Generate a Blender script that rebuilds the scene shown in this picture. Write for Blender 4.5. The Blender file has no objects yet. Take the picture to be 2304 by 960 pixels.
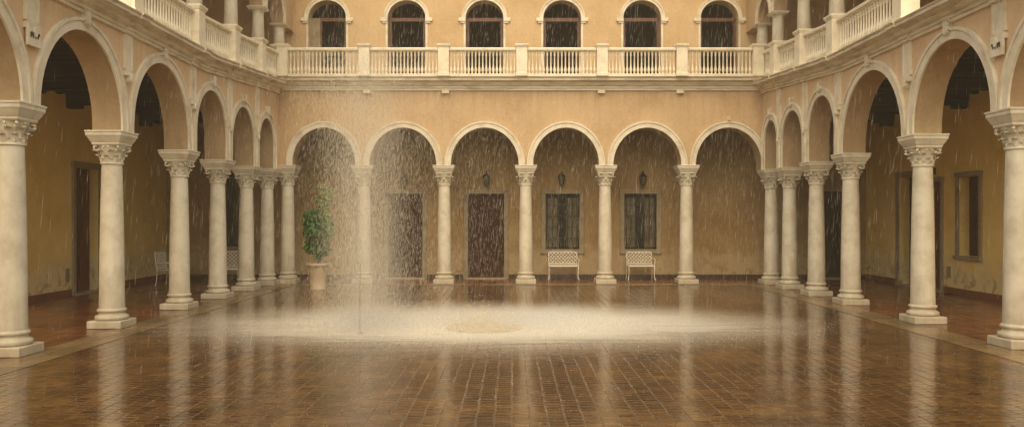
import bpy, bmesh, math, random
from mathutils import Vector, Matrix
random.seed(11)
R = math.radians
PI = math.pi
scene = bpy.context.scene
col = scene.collection

# ------------------------------------------------------------------ helpers
class MB:
    """collects vertices and faces; build() links them as ONE mesh object"""
    def __init__(self):
        self.v = []; self.f = []
    def add(self, verts, faces, M=None):
        o = len(self.v)
        self.v += [tuple(M @ Vector(p)) if M is not None else tuple(p) for p in verts]
        self.f += [tuple(i + o for i in f) for f in faces]
    def box(self, x0, x1, y0, y1, z0, z1, M=None):
        self.add([(x0,y0,z0),(x1,y0,z0),(x1,y1,z0),(x0,y1,z0),(x0,y0,z1),(x1,y0,z1),(x1,y1,z1),(x0,y1,z1)],
                 [(3,2,1,0),(4,5,6,7),(0,1,5,4),(1,2,6,5),(2,3,7,6),(3,0,4,7)], M)
    def lathe(self, prof, n=24, M=None, square=False):
        """prof: (r, z) bottom to top; square: four-sided rings with r the half width"""
        vs = []; fs = []
        for r, z in prof:
            if square:
                vs += [(-r,-r,z),(r,-r,z),(r,r,z),(-r,r,z)]
            else:
                vs += [(r*math.cos(2*PI*k/n), r*math.sin(2*PI*k/n), z) for k in range(n)]
        m = 4 if square else n
        for i in range(len(prof)-1):
            for k in range(m):
                a = i*m+k; b = i*m+(k+1)%m
                fs.append((a, b, b+m, a+m))
        fs.append(tuple(reversed(range(m))))
        fs.append(tuple(range((len(prof)-1)*m, len(prof)*m)))
        self.add(vs, fs, M)
    def tube(self, pts, r, n=6, M=None):
        pts = [Vector(p) for p in pts]
        vs = []; fs = []
        for i, p in enumerate(pts):
            t = (pts[min(i+1, len(pts)-1)] - pts[max(i-1, 0)]).normalized()
            u = t.cross(Vector((0,0,1)))
            if u.length < 1e-3: u = t.cross(Vector((1,0,0)))
            u.normalize(); w = t.cross(u)
            rr = r[i] if isinstance(r, (list, tuple)) else r
            vs += [p + u*rr*math.cos(2*PI*k/n) + w*rr*math.sin(2*PI*k/n) for k in range(n)]
        for i in range(len(pts)-1):
            for k in range(n):
                a = i*n+k; b = i*n+(k+1)%n
                fs.append((a, b, b+n, a+n))
        fs.append(tuple(reversed(range(n)))); fs.append(tuple(range((len(pts)-1)*n, len(pts)*n)))
        self.add(vs, fs, M)
    def build(self, name, mat, parent=None, smooth=False, fix=True, loc=None, bevel=0, angle=40):
        me = bpy.data.meshes.new(name)
        me.from_pydata(self.v, [], self.f)
        if fix:
            bm = bmesh.new(); bm.from_mesh(me)
            bmesh.ops.recalc_face_normals(bm, faces=bm.faces)
            bm.to_mesh(me); bm.free()
        me.materials.append(mat)
        if smooth:
            for p in me.polygons: p.use_smooth = True
            try: me.set_sharp_from_angle(angle=R(angle))
            except Exception: pass
        o = bpy.data.objects.new(name, me); col.objects.link(o)
        if parent is not None: o.parent = parent
        if loc is not None: o.location = loc
        if bevel:
            m = o.modifiers.new('Bevel', 'BEVEL'); m.width = bevel; m.segments = 2; m.limit_method = 'ANGLE'
        return o

def thing(name, label, cat, loc=(0,0,0), rz=0, group=None):
    o = bpy.data.objects.new(name, None); col.objects.link(o)
    o.location = loc; o.rotation_euler = (0,0,rz)
    o['label'] = label; o['category'] = cat
    if group: o['group'] = group
    o['kind'] = 'thing'
    return o
def tag(o, label, cat, group=None, kind=None):
    o['label'] = label; o['category'] = cat
    if group: o['group'] = group
    if kind: o['kind'] = kind
    return o
def structure(o, label=None):
    o['kind'] = 'structure'
    if label: o['label'] = label
    return o
def copy_tree(o, parent=None):
    c = o.copy(); col.objects.link(c)
    if parent is not None: c.parent = parent
    for ch in list(o.children): copy_tree(ch, c)
    return c

# ------------------------------------------------------------------ materials
def new_mat(name):
    m = bpy.data.materials.new(name); m.use_nodes = True
    nt = m.node_tree
    return m, nt, nt.nodes['Principled BSDF'], nt.nodes['Material Output']
def N(nt, t, **kw):
    n = nt.nodes.new(t)
    for k, v in kw.items():
        if k.startswith('i_'): n.inputs[k[2:].replace('_', ' ')].default_value = v
        else: setattr(n, k, v)
    return n
def L(nt, a, b): nt.links.new(a, b)
def math_node(nt, op, a, b=None, clamp=False):
    n = nt.nodes.new('ShaderNodeMath'); n.operation = op; n.use_clamp = clamp
    for i, x in enumerate((a, b)):
        if x is None: continue
        if isinstance(x, (int, float)): n.inputs[i].default_value = x
        else: L(nt, x, n.inputs[i])
    return n.outputs[0]
def ramp(nt, src, stops):
    n = nt.nodes.new('ShaderNodeValToRGB')
    el = n.color_ramp.elements
    while len(el) < len(stops): el.new(0.5)
    for e, (p, c) in zip(el, stops):
        e.position = p; e.color = c if len(c) == 4 else (*c, 1)
    L(nt, src, n.inputs['Fac'])
    return n.outputs['Color']
def mixc(nt, fac, a, b, mode='MIX'):
    n = nt.nodes.new('ShaderNodeMix'); n.data_type = 'RGBA'; n.blend_type = mode
    for s, x in ((n.inputs['Factor'], fac), (n.inputs['A'], a), (n.inputs['B'], b)):
        if isinstance(x, (int, float)): s.default_value = x
        elif isinstance(x, tuple): s.default_value = (*x, 1) if len(x) == 3 else x
        else: L(nt, x, s)
    return n.outputs['Result']
def g(v): return (v, v, v, 1)

def plaster(name, base, dark, light, stain=None, rough=.85, streak=.5, damp_top=None):
    """weathered lime plaster: cloudy tone, rain streaks running down, mould at the foot"""
    m, nt, bs, out = new_mat(name)
    geo = N(nt, 'ShaderNodeNewGeometry')
    n1 = N(nt, 'ShaderNodeTexNoise', i_Scale=.9, i_Detail=6, i_Roughness=.62)
    L(nt, geo.outputs['Position'], n1.inputs['Vector'])
    c = ramp(nt, n1.outputs['Fac'], [(.3, dark), (.5, base), (.72, light)])
    mp = N(nt, 'ShaderNodeMapping'); mp.inputs['Scale'].default_value = (5, 5, .35)
    L(nt, geo.outputs['Position'], mp.inputs['Vector'])
    n2 = N(nt, 'ShaderNodeTexNoise', i_Scale=1.6, i_Detail=5, i_Roughness=.6)
    L(nt, mp.outputs[0], n2.inputs['Vector'])
    f = ramp(nt, n2.outputs['Fac'], [(.45, g(0)), (.75, g(1))])
    f = math_node(nt, 'MULTIPLY', f, streak)
    c = mixc(nt, f, c, dark)
    n3 = N(nt, 'ShaderNodeTexNoise', i_Scale=14, i_Detail=5)
    L(nt, geo.outputs['Position'], n3.inputs['Vector'])
    c = mixc(nt, .12, c, ramp(nt, n3.outputs['Fac'], [(.3, g(.25)), (.7, g(.8))]), 'OVERLAY')
    sep = N(nt, 'ShaderNodeSeparateXYZ'); L(nt, geo.outputs['Position'], sep.inputs[0])
    if damp_top:
        k0 = math_node(nt, 'DIVIDE', math_node(nt, 'SUBTRACT', sep.outputs['Z'], damp_top[0]), damp_top[1]-damp_top[0], True)
        mpd = N(nt, 'ShaderNodeMapping'); mpd.inputs['Scale'].default_value = (7, 7, .25)
        L(nt, geo.outputs['Position'], mpd.inputs['Vector'])
        nd = N(nt, 'ShaderNodeTexNoise', i_Scale=1.0, i_Detail=5, i_Roughness=.65); L(nt, mpd.outputs[0], nd.inputs['Vector'])
        kd = math_node(nt, 'MULTIPLY', math_node(nt, 'POWER', k0, 1.6), ramp(nt, nd.outputs['Fac'], [(.38, g(.15)), (.68, g(1))]))
        c = mixc(nt, math_node(nt, 'MULTIPLY', kd, .5), c, tuple(v*.52 for v in dark))
    if stain:
        n4 = N(nt, 'ShaderNodeTexNoise', i_Scale=2.2, i_Detail=5, i_Roughness=.65, i_Distortion=.6)
        L(nt, geo.outputs['Position'], n4.inputs['Vector'])
        hgt = math_node(nt, 'SUBTRACT', 1.0, math_node(nt, 'DIVIDE', sep.outputs['Z'], 1.35), True)
        k = math_node(nt, 'ADD', math_node(nt, 'MULTIPLY', hgt, .75), math_node(nt, 'SUBTRACT', n4.outputs['Fac'], .5))
        pale = ramp(nt, k, [(.22, g(0)), (.42, g(1))])
        c = mixc(nt, math_node(nt, 'MULTIPLY', pale, .55), c, stain[0])
        n5 = N(nt, 'ShaderNodeTexNoise', i_Scale=3.1, i_Detail=4, i_Distortion=1.2)
        mp5 = N(nt, 'ShaderNodeMapping'); mp5.inputs['Location'].default_value = (7, 3, 1)
        L(nt, geo.outputs['Position'], mp5.inputs['Vector']); L(nt, mp5.outputs[0], n5.inputs['Vector'])
        k2 = math_node(nt, 'MULTIPLY', math_node(nt, 'SUBTRACT', 1.0, math_node(nt, 'DIVIDE', sep.outputs['Z'], .9), True), ramp(nt, n5.outputs['Fac'], [(.52, g(0)), (.64, g(1))]))
        c = mixc(nt, math_node(nt, 'MULTIPLY', k2, .9), c, stain[1])
    L(nt, c, bs.inputs['Base Color'])
    bs.inputs['Roughness'].default_value = rough
    bs.inputs['Specular IOR Level'].default_value = .3
    b = N(nt, 'ShaderNodeBump', i_Strength=.25, i_Distance=.02)
    n6 = N(nt, 'ShaderNodeTexNoise', i_Scale=22, i_Detail=6, i_Roughness=.6)
    L(nt, geo.outputs['Position'], n6.inputs['Vector'])
    L(nt, n6.outputs['Fac'], b.inputs['Height']); L(nt, b.outputs[0], bs.inputs['Normal'])
    return m

def simple(name, base, var=.25, scale=6, rough=.5, bump=.15, stretch=(1,1,1), spec=.5, metal=0, dark=None, world=False, foot=None):
    m, nt, bs, out = new_mat(name)
    tc = N(nt, 'ShaderNodeTexCoord'); geo = N(nt, 'ShaderNodeNewGeometry')
    mp = N(nt, 'ShaderNodeMapping'); mp.inputs['Scale'].default_value = stretch
    if world:
        L(nt, geo.outputs['Position'], mp.inputs['Vector'])
    else:
        oi = N(nt, 'ShaderNodeObjectInfo')
        va = N(nt, 'ShaderNodeVectorMath', operation='ADD')
        cm = N(nt, 'ShaderNodeCombineXYZ')
        L(nt, math_node(nt, 'MULTIPLY', oi.outputs['Random'], 37.0), cm.inputs[0]); L(nt, math_node(nt, 'MULTIPLY', oi.outputs['Random'], 17.0), cm.inputs[2])
        L(nt, tc.outputs['Object'], va.inputs[0]); L(nt, cm.outputs[0], va.inputs[1])
        L(nt, va.outputs[0], mp.inputs['Vector'])
    n1 = N(nt, 'ShaderNodeTexNoise', i_Scale=scale, i_Detail=6, i_Roughness=.6)
    L(nt, mp.outputs[0], n1.inputs['Vector'])
    d = dark or tuple(x*(1-var) for x in base); l = tuple(min(1, x*(1+var*.6)) for x in base)
    cc = ramp(nt, n1.outputs['Fac'], [(.3, d), (.52, base), (.72, l)])
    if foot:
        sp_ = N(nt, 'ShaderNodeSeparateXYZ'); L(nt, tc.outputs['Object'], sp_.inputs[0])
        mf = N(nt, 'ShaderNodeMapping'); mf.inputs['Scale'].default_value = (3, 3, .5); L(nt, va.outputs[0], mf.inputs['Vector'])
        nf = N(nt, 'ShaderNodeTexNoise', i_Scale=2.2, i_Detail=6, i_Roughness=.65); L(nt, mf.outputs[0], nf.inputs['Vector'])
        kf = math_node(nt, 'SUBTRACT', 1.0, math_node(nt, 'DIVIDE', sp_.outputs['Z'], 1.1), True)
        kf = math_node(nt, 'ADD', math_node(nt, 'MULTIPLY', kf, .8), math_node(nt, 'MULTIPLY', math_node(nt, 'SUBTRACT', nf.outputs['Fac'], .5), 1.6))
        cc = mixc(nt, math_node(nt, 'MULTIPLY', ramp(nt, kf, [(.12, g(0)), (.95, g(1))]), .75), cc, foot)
    L(nt, cc, bs.inputs['Base Color'])
    bs.inputs['Roughness'].default_value = rough; bs.inputs['Specular IOR Level'].default_value = spec
    bs.inputs['Metallic'].default_value = metal
    if bump:
        b = N(nt, 'ShaderNodeBump', i_Strength=bump, i_Distance=.02)
        n2 = N(nt, 'ShaderNodeTexNoise', i_Scale=scale*4, i_Detail=5)
        L(nt, mp.outputs[0], n2.inputs['Vector']); L(nt, n2.outputs['Fac'], b.inputs['Height']); L(nt, b.outputs[0], bs.inputs['Normal'])
    return m

M_peach = plaster('peach_plaster', (.555,.395,.232), (.46,.315,.175), (.60,.44,.268), rough=.7, streak=.5, damp_top=(4.3, 5.6))
M_side = plaster('light_lifted_peach_plaster', (.72,.525,.335), (.63,.44,.265), (.76,.57,.37), rough=.7, streak=.5, damp_top=(3.9, 5.5))  # same peach plaster, paled to stand in for light the side walls lack
M_upper = plaster('ochre_upper_plaster', (.565,.405,.23), (.48,.325,.165), (.61,.45,.265), rough=.7, streak=.35)
M_yellow = plaster('yellow_gallery_plaster', (.84,.615,.20), (.72,.50,.15), (.88,.68,.27), stain=((.66,.56,.38), (.25,.14,.04)), streak=.3)
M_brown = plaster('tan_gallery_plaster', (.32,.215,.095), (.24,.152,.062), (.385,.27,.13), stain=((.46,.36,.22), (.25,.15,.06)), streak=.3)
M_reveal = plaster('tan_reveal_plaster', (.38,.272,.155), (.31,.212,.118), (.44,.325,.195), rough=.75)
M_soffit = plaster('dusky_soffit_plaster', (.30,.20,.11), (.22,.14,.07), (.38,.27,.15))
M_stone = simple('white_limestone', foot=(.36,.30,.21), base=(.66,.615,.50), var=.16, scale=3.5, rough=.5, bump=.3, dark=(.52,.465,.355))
M_trim = simple('painted_trim', (.72,.66,.53), .14, 3.0, .6, .2, dark=(.55,.48,.35), world=True)
M_cornice = simple('rain_stained_cornice', (.70,.63,.49), .2, 2.2, .55, .25, stretch=(1,1,6), dark=(.44,.37,.26), world=True)
M_baluster = simple('white_balustrade_stone', (.78,.71,.56), .12, 5, .55, .15, dark=(.64,.56,.41))
M_surround = simple('grey_stone_surround', (.27,.22,.138), .2, 5, .7, .3, dark=(.20,.16,.095), world=True)
M_darkwood = simple('blackened_beam_wood', (.008,.0045,.003), .4, 4, .85, .2, stretch=(.5,6,6), world=True, spec=.04)
M_door = simple('reddish_door_wood', (.045,.012,.006), .5, 5, .5, .2, stretch=(7,7,.6), dark=(.018,.005,.003), world=True, spec=.15)
M_sidedoor = simple('mahogany_door_wood', (.12,.033,.012), .5, 5, .5, .2, stretch=(7,7,.6), dark=(.045,.013,.006), world=True, spec=.2)
M_frame = simple('brown_window_frame', (.105,.045,.02), .35, 5, .45, .15, stretch=(5,5,.7), world=True)
M_black = simple('painted_dark_interior', (.004,.003,.0025), .3, 3, .9, 0, world=True, spec=.02)
M_greenwood = simple('dark_green_casement', (.008,.012,.009), .3, 5, .5, .1, world=True, spec=.15)
M_iron = simple('black_iron', (.012,.011,.010), .3, 9, .45, .1, spec=.5)
M_white = simple('white_enamel_metal', (.74,.70,.60), .12, 12, .35, .05)
M_skirt = simple('red_brown_skirting', (.19,.060,.024), .35, 3, .35, .2, world=True, dark=(.09,.032,.015))
M_skirtdark = simple('dark_skirting', (.045,.022,.012), .35, 3, .4, .2, world=True)
M_terra = simple('pale_terracotta', (.47,.37,.255), .2, 6, .75, .3, dark=(.45,.31,.20))
M_soil = simple('dark_soil', (.025,.016,.01), .4, 30, .9, .5)
M_bark = simple('plant_bark', (.08,.05,.03), .35, 20, .85, .4)
M_grey = simple('grey_metal_cover', (.24,.20,.14), .2, 8, .6, .1)
M_rust = simple('rusty_pipe_metal', (.30,.22,.13), .3, 20, .4, .1, metal=.3)
M_roof = simple('clay_roof', (.25,.12,.06), .3, 3, .8, .2, world=True)
M_threshold = simple('worn_threshold_stone', (.36,.29,.19), .2, 5, .35, .2, world=True)
M_manhole = simple('wet_stone_cover', (.46,.35,.20), .35, 9, .75, .5, dark=(.32,.22,.12))

def pane_mat():
    m, nt, bs, out = new_mat('curtained_glass')
    geo = N(nt, 'ShaderNodeNewGeometry')
    n = N(nt, 'ShaderNodeTexNoise', i_Scale=3, i_Detail=3); L(nt, geo.outputs['Position'], n.inputs['Vector'])
    L(nt, ramp(nt, n.outputs['Fac'], [(.3, (.075,.066,.038)), (.7, (.12,.105,.062))]), bs.inputs['Base Color'])
    bs.inputs['Roughness'].default_value = .35; bs.inputs['Specular IOR Level'].default_value = .2
    return m
M_pane = pane_mat()
def lantern_glass():
    m, nt, bs, out = new_mat('lantern_glass')
    bs.inputs['Base Color'].default_value = (.06,.045,.025,1); bs.inputs['Roughness'].default_value = .1
    return m
M_lglass = lantern_glass()
def leaf_mat(name, a, b):
    m, nt, bs, out = new_mat(name)
    geo = N(nt, 'ShaderNodeNewGeometry')
    n = N(nt, 'ShaderNodeTexNoise', i_Scale=9, i_Detail=3); L(nt, geo.outputs['Position'], n.inputs['Vector'])
    mixf = math_node(nt, 'ADD', math_node(nt, 'MULTIPLY', n.outputs['Fac'], .6), math_node(nt, 'MULTIPLY', geo.outputs['Random Per Island'], .4))
    L(nt, ramp(nt, mixf, [(.3, a), (.7, b)]), bs.inputs['Base Color'])
    bs.inputs['Roughness'].default_value = .35
    tr = N(nt, 'ShaderNodeBsdfTranslucent'); tr.inputs['Color'].default_value = (*b, 1)
    mx = N(nt, 'ShaderNodeMixShader'); mx.inputs[0].default_value = .25
    L(nt, bs.outputs[0], mx.inputs[1]); L(nt, tr.outputs[0], mx.inputs[2]); L(nt, mx.outputs[0], out.inputs['Surface'])
    return m
M_leaf = leaf_mat('glossy_leaves', (.014,.075,.010), (.060,.225,.026))
M_leaf2 = leaf_mat('young_leaves', (.12,.19,.035), (.32,.38,.10))

def water_mat(name, alpha, c=(.92,.87,.76)):
    m, nt, bs, out = new_mat(name)
    d = N(nt, 'ShaderNodeBsdfDiffuse'); d.inputs['Color'].default_value = (*c, 1)
    t = N(nt, 'ShaderNodeBsdfTranslucent'); t.inputs['Color'].default_value = (*c, 1)
    m1 = N(nt, 'ShaderNodeMixShader'); m1.inputs[0].default_value = .5
    L(nt, d.outputs[0], m1.inputs[1]); L(nt, t.outputs[0], m1.inputs[2])
    tr = N(nt, 'ShaderNodeBsdfTransparent')
    m2 = N(nt, 'ShaderNodeMixShader'); m2.inputs[0].default_value = alpha
    L(nt, tr.outputs[0], m2.inputs[1]); L(nt, m1.outputs[0], m2.inputs[2])
    L(nt, m2.outputs[0], out.inputs['Surface'])
    return m
M_rain = water_mat('rain_water', .48)
M_spray = water_mat('spray_water', .44)

def paving(name, tile_y, tile_x, c1, c2, mortar, rough, wet, bumpk, colour_noise=1.2, mort=.010):
    m, nt, bs, out = new_mat(name)
    geo = N(nt, 'ShaderNodeNewGeometry')
    sep = N(nt, 'ShaderNodeSeparateXYZ'); L(nt, geo.outputs['Position'], sep.inputs[0])
    # slight irregularity so that joints are not ruler straight
    nz = N(nt, 'ShaderNodeTexNoise', i_Scale=2.5, i_Detail=2); L(nt, geo.outputs['Position'], nz.inputs['Vector'])
    sw = math_node(nt, 'MULTIPLY', math_node(nt, 'SUBTRACT', nz.outputs['Fac'], .5), .035)
    cmb = N(nt, 'ShaderNodeCombineXYZ')
    L(nt, math_node(nt, 'ADD', sep.outputs['Y'], sw), cmb.inputs[0])
    L(nt, math_node(nt, 'ADD', sep.outputs['X'], sw), cmb.inputs[1])
    br = N(nt, 'ShaderNodeTexBrick', i_Scale=1.0)
    br.squash = 1.0
    br.offset = .5
    br.inputs['Brick Width'].default_value = tile_y; br.inputs['Row Height'].default_value = tile_x
    br.inputs['Mortar Size'].default_value = mort; br.inputs['Mortar Smooth'].default_value = .4
    br.inputs['Color1'].default_value = (*c1, 1); br.inputs['Color2'].default_value = (*c2, 1); br.inputs['Mortar'].default_value = (*mortar, 1)
    L(nt, cmb.outputs[0], br.inputs['Vector'])
    n1 = N(nt, 'ShaderNodeTexNoise', i_Scale=colour_noise, i_Detail=6, i_Roughness=.65); L(nt, geo.outputs['Position'], n1.inputs['Vector'])
    c = mixc(nt, .85, br.outputs['Color'], ramp(nt, n1.outputs['Fac'], [(.3, g(.16)), (.7, g(.78))]), 'OVERLAY')
    n2 = N(nt, 'ShaderNodeTexNoise', i_Scale=.7, i_Detail=5, i_Roughness=.6); L(nt, geo.outputs['Position'], n2.inputs['Vector'])
    # standing water hides the joints in places
    n7 = N(nt, 'ShaderNodeTexNoise', i_Scale=.55, i_Detail=4, i_Roughness=.6); mp7 = N(nt, 'ShaderNodeMapping'); mp7.inputs['Location'].default_value = (3, 9, 0)
    L(nt, geo.outputs['Position'], mp7.inputs['Vector']); L(nt, mp7.outputs[0], n7.inputs['Vector'])
    dry = ramp(nt, n7.outputs['Fac'], [(.40, g(.05)), (.66, g(.85))])
    jf = math_node(nt, 'MULTIPLY', br.outputs['Fac'], dry)
    c = mixc(nt, math_node(nt, 'MULTIPLY', jf, .85), c, mortar)
    c = mixc(nt, 1.0, c, mixc(nt, dry, (.72,.70,.66), (1,1,1)), 'MULTIPLY')
    L(nt, c, bs.inputs['Base Color'])
    rr = N(nt, 'ShaderNodeMapRange'); rr.inputs['From Min'].default_value = .3; rr.inputs['From Max'].default_value = .7
    rr.inputs['To Min'].default_value = rough[0]; rr.inputs['To Max'].default_value = rough[1]
    L(nt, n2.outputs['Fac'], rr.inputs['Value'])
    bs.inputs['Specular IOR Level'].default_value = wet
    bs.inputs['IOR'].default_value = 1.55
    rb = N(nt, 'ShaderNodeTexBrick', i_Scale=1.0); rb.offset = .5
    for k_ in ('Brick Width', 'Row Height', 'Mortar Size'): rb.inputs[k_].default_value = br.inputs[k_].default_value
    rb.inputs['Color1'].default_value = (0,0,0,1); rb.inputs['Color2'].default_value = (1,1,1,1); rb.inputs['Mortar'].default_value = (.5,.5,.5,1)
    L(nt, cmb.outputs[0], rb.inputs['Vector'])
    vr = math_node(nt, 'MULTIPLY', rb.outputs['Color'], .05)
    # joints, uneven bricks and rain ripples
    b1 = N(nt, 'ShaderNodeBump', i_Strength=1.0, i_Distance=bumpk, invert=True); L(nt, jf, b1.inputs['Height'])
    n3 = N(nt, 'ShaderNodeTexNoise', i_Scale=6, i_Detail=3)
    mp3 = N(nt, 'ShaderNodeMapping'); mp3.inputs['Scale'].default_value = (.7, 3.2, 1)
    L(nt, geo.outputs['Position'], mp3.inputs['Vector']); L(nt, mp3.outputs[0], n3.inputs['Vector'])
    b2 = N(nt, 'ShaderNodeBump', i_Strength=.10, i_Distance=.03); L(nt, n3.outputs['Fac'], b2.inputs['Height']); L(nt, b1.outputs[0], b2.inputs['Normal'])
    n4 = N(nt, 'ShaderNodeTexVoronoi', i_Scale=11); L(nt, geo.outputs['Position'], n4.inputs['Vector'])
    b3 = N(nt, 'ShaderNodeBump', i_Strength=.05, i_Distance=.01); L(nt, n4.outputs['Distance'], b3.inputs['Height']); L(nt, b2.outputs[0], b3.inputs['Normal'])
    L(nt, b3.outputs[0], bs.inputs['Normal'])
    L(nt, math_node(nt, 'ADD', math_node(nt, 'ADD', rr.outputs[0], vr), math_node(nt, 'MULTIPLY', jf, .40)), bs.inputs['Roughness'])
    return m
M_court = paving('wet_brick_paving', .11, .165, (.165,.083,.026), (.080,.036,.011), (.150,.090,.040), (.03,.085), .75, .07)  # joint colour lightened to paint in the glint of wet joints
M_gal = paving('wet_red_tiles', .30, .30, (.22,.078,.027), (.16,.052,.019), (.08,.032,.014), (.14,.26), .55, .02)
M_strip = paving('wet_border_slabs', .9, .9, (.27,.185,.095), (.22,.145,.072), (.10,.06,.03), (.18,.32), .5, .02)
M_ground = simple('outer_bounce_ground', (.50,.40,.27), .3, 2, .6, .1, world=True)  # out-of-view ground, colour made pale to bounce light into the galleries

def foam_mat(cx, cy, rx, ry):
    m, nt, bs, out = new_mat('splash_foam')
    geo = N(nt, 'ShaderNodeNewGeometry')
    sep = N(nt, 'ShaderNodeSeparateXYZ'); L(nt, geo.outputs['Position'], sep.inputs[0])
    dx = math_node(nt, 'DIVIDE', math_node(nt, 'SUBTRACT', sep.outputs['X'], cx), rx)
    dy = math_node(nt, 'DIVIDE', math_node(nt, 'SUBTRACT', sep.outputs['Y'], cy), ry)
    d2 = math_node(nt, 'ADD', math_node(nt, 'MULTIPLY', dx, dx), math_node(nt, 'MULTIPLY', dy, dy))
    fall = math_node(nt, 'SUBTRACT', 1.0, d2, True)
    mp = N(nt, 'ShaderNodeMapping'); mp.inputs['Scale'].default_value = (.45, 2.6, 1)
    L(nt, geo.outputs['Position'], mp.inputs['Vector'])
    n1 = N(nt, 'ShaderNodeTexNoise', i_Scale=1.3, i_Detail=8, i_Roughness=.68, i_Distortion=.5); L(nt, mp.outputs[0], n1.inputs['Vector'])
    n2 = N(nt, 'ShaderNodeTexNoise', i_Scale=26, i_Detail=3); L(nt, geo.outputs['Position'], n2.inputs['Vector'])
    k = math_node(nt, 'ADD', math_node(nt, 'MULTIPLY', fall, 1.25), math_node(nt, 'MULTIPLY', math_node(nt, 'SUBTRACT', n1.outputs['Fac'], .5), 2.3))
    k = math_node(nt, 'ADD', k, math_node(nt, 'MULTIPLY', math_node(nt, 'SUBTRACT', n2.outputs['Fac'], .5), .55))
    a = ramp(nt, k, [(.15, g(0)), (1.4, g(1))])
    a = math_node(nt, 'MULTIPLY', a, ramp(nt, fall, [(.0, g(0)), (.5, g(.22)), (.93, g(.85))]))
    L(nt, a, bs.inputs['Alpha'])
    bs.inputs['Base Color'].default_value = (.84,.79,.68,1); bs.inputs['Roughness'].default_value = .5
    b = N(nt, 'ShaderNodeBump', i_Strength=.6, i_Distance=.03); L(nt, n2.outputs['Fac'], b.inputs['Height']); L(nt, b.outputs[0], bs.inputs['Normal'])
    return m

def mist_mat(name, centre, radii, density, noise_scale, power=1.0, thr=.35, col_=(1,.93,.80)):
    m = bpy.data.materials.new(name); m.use_nodes = True; nt = m.node_tree
    nt.nodes.remove(nt.nodes['Principled BSDF']); out = nt.nodes['Material Output']
    geo = N(nt, 'ShaderNodeNewGeometry')
    mp = N(nt, 'ShaderNodeVectorMath', operation='SUBTRACT'); mp.inputs[1].default_value = centre
    L(nt, geo.outputs['Position'], mp.inputs[0])
    dv = N(nt, 'ShaderNodeVectorMath', operation='DIVIDE'); dv.inputs[1].default_value = radii; L(nt, mp.outputs[0], dv.inputs[0])
    ln = N(nt, 'ShaderNodeVectorMath', operation='LENGTH'); L(nt, dv.outputs[0], ln.inputs[0])
    f = math_node(nt, 'POWER', math_node(nt, 'SUBTRACT', 1.0, ln.outputs['Value'], True), power)
    n = N(nt, 'ShaderNodeTexNoise', i_Scale=1.0, i_Detail=3, i_Roughness=.55)
    ms = N(nt, 'ShaderNodeMapping'); ms.inputs['Scale'].default_value = noise_scale
    L(nt, geo.outputs['Position'], ms.inputs['Vector']); L(nt, ms.outputs[0], n.inputs['Vector'])
    k = ramp(nt, n.outputs['Fac'], [(thr, g(.15)), (.68, g(1))])
    d = math_node(nt, 'MULTIPLY', math_node(nt, 'MULTIPLY', f, k), density)
    vs = N(nt, 'ShaderNodeVolumeScatter'); vs.inputs['Color'].default_value = (*col_, 1); vs.inputs['Anisotropy'].default_value = .1
    L(nt, d, vs.inputs['Density']); L(nt, vs.outputs[0], out.inputs['Volume'])
    return m

# ------------------------------------------------------------------ layout numbers (metres; camera at the origin looking along +Y)
EYE = 1.85
XL, XR = -6.80, 7.28                 # column axes of the side arcades
FL, FR = -6.55, 7.03                 # courtyard faces of the side arcade walls
YB = 22.70; FB = 22.45               # back arcade: column axis, wall face
WT = .48                             # arcade wall thickness
GL, GR, GB = -10.5, 10.75, 24.3      # gallery walls
YCOL_L = [8.1, 10.86, 13.60, 16.36, 18.49, 20.47, 22.15]
YCOL_R = [8.5, 11.50, 14.18, 17.20, 19.13, 20.98, 22.42]
CAPZ = [3.40, 3.40, 3.31, 3.22, 3.18, 3.16, 3.20]
XCOL_B = [-6.36, -4.20, -1.92, .39, 2.64, 4.95]     # the last back bay ends on the right-hand corner column
CAPB = 3.33
APEX = [4.72, 4.70, 4.73, 4.62, 4.54, 4.50]
def balz(y):                          # floor line of the side balconies
    return 5.28 + max(0, min(1, (y-17.0)/5.2))*.36
BACKZ = 5.75

# ------------------------------------------------------------------ ground
b = MB(); b.add([(-400,-400,-.02),(400,-400,-.02),(400,400,-.02),(-400,400,-.02)], [(0,1,2,3)])
structure(b.build('ground', M_ground, fix=False), 'unseen ground around the palace, made pale to bounce light')
b = MB(); b.add([(-6.02,-4,0),(6.50,-4,0),(6.50,21.95,0),(-6.02,21.95,0)], [(0,1,2,3)])
structure(b.build('courtyard_paving', M_court, fix=False), 'wet brown brick paving of the open courtyard')
b = MB()
b.add([(-6.62,-4,.004),(-6.02,-4,.004),(-6.02,21.95,.004),(-6.62,21.95,.004)], [(0,1,2,3)])
b.add([(6.50,-4,.004),(7.10,-4,.004),(7.10,21.95,.004),(6.50,21.95,.004)], [(0,1,2,3)])
b.add([(-6.62,21.95,.004),(7.10,21.95,.004),(7.10,22.5,.004),(-6.62,22.5,.004)], [(0,1,2,3)])
structure(b.build('border_paving', M_strip, fix=False), 'pale stone border strip around the brick paving')
b = MB()
b.add([(GL,-4,.002),(-6.62,-4,.002),(-6.62,GB,.002),(GL,GB,.002)], [(0,1,2,3)])
b.add([(7.10,-4,.002),(GR,-4,.002),(GR,GB,.002),(7.10,GB,.002)], [(0,1,2,3)])
b.add([(-6.62,22.5,.002),(7.10,22.5,.002),(7.10,GB,.002),(-6.62,GB,.002)], [(0,1,2,3)])
structure(b.build('gallery_floor', M_gal, fix=False), 'wet red tiled floor of the covered galleries')

# ------------------------------------------------------------------ arcade walls
def P_left(s, z, d): return (FL + d, s, z)
def P_right(s, z, d): return (FR - d, s, z)
def P_back(s, z, d): return (s, FB - d, z)

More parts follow.
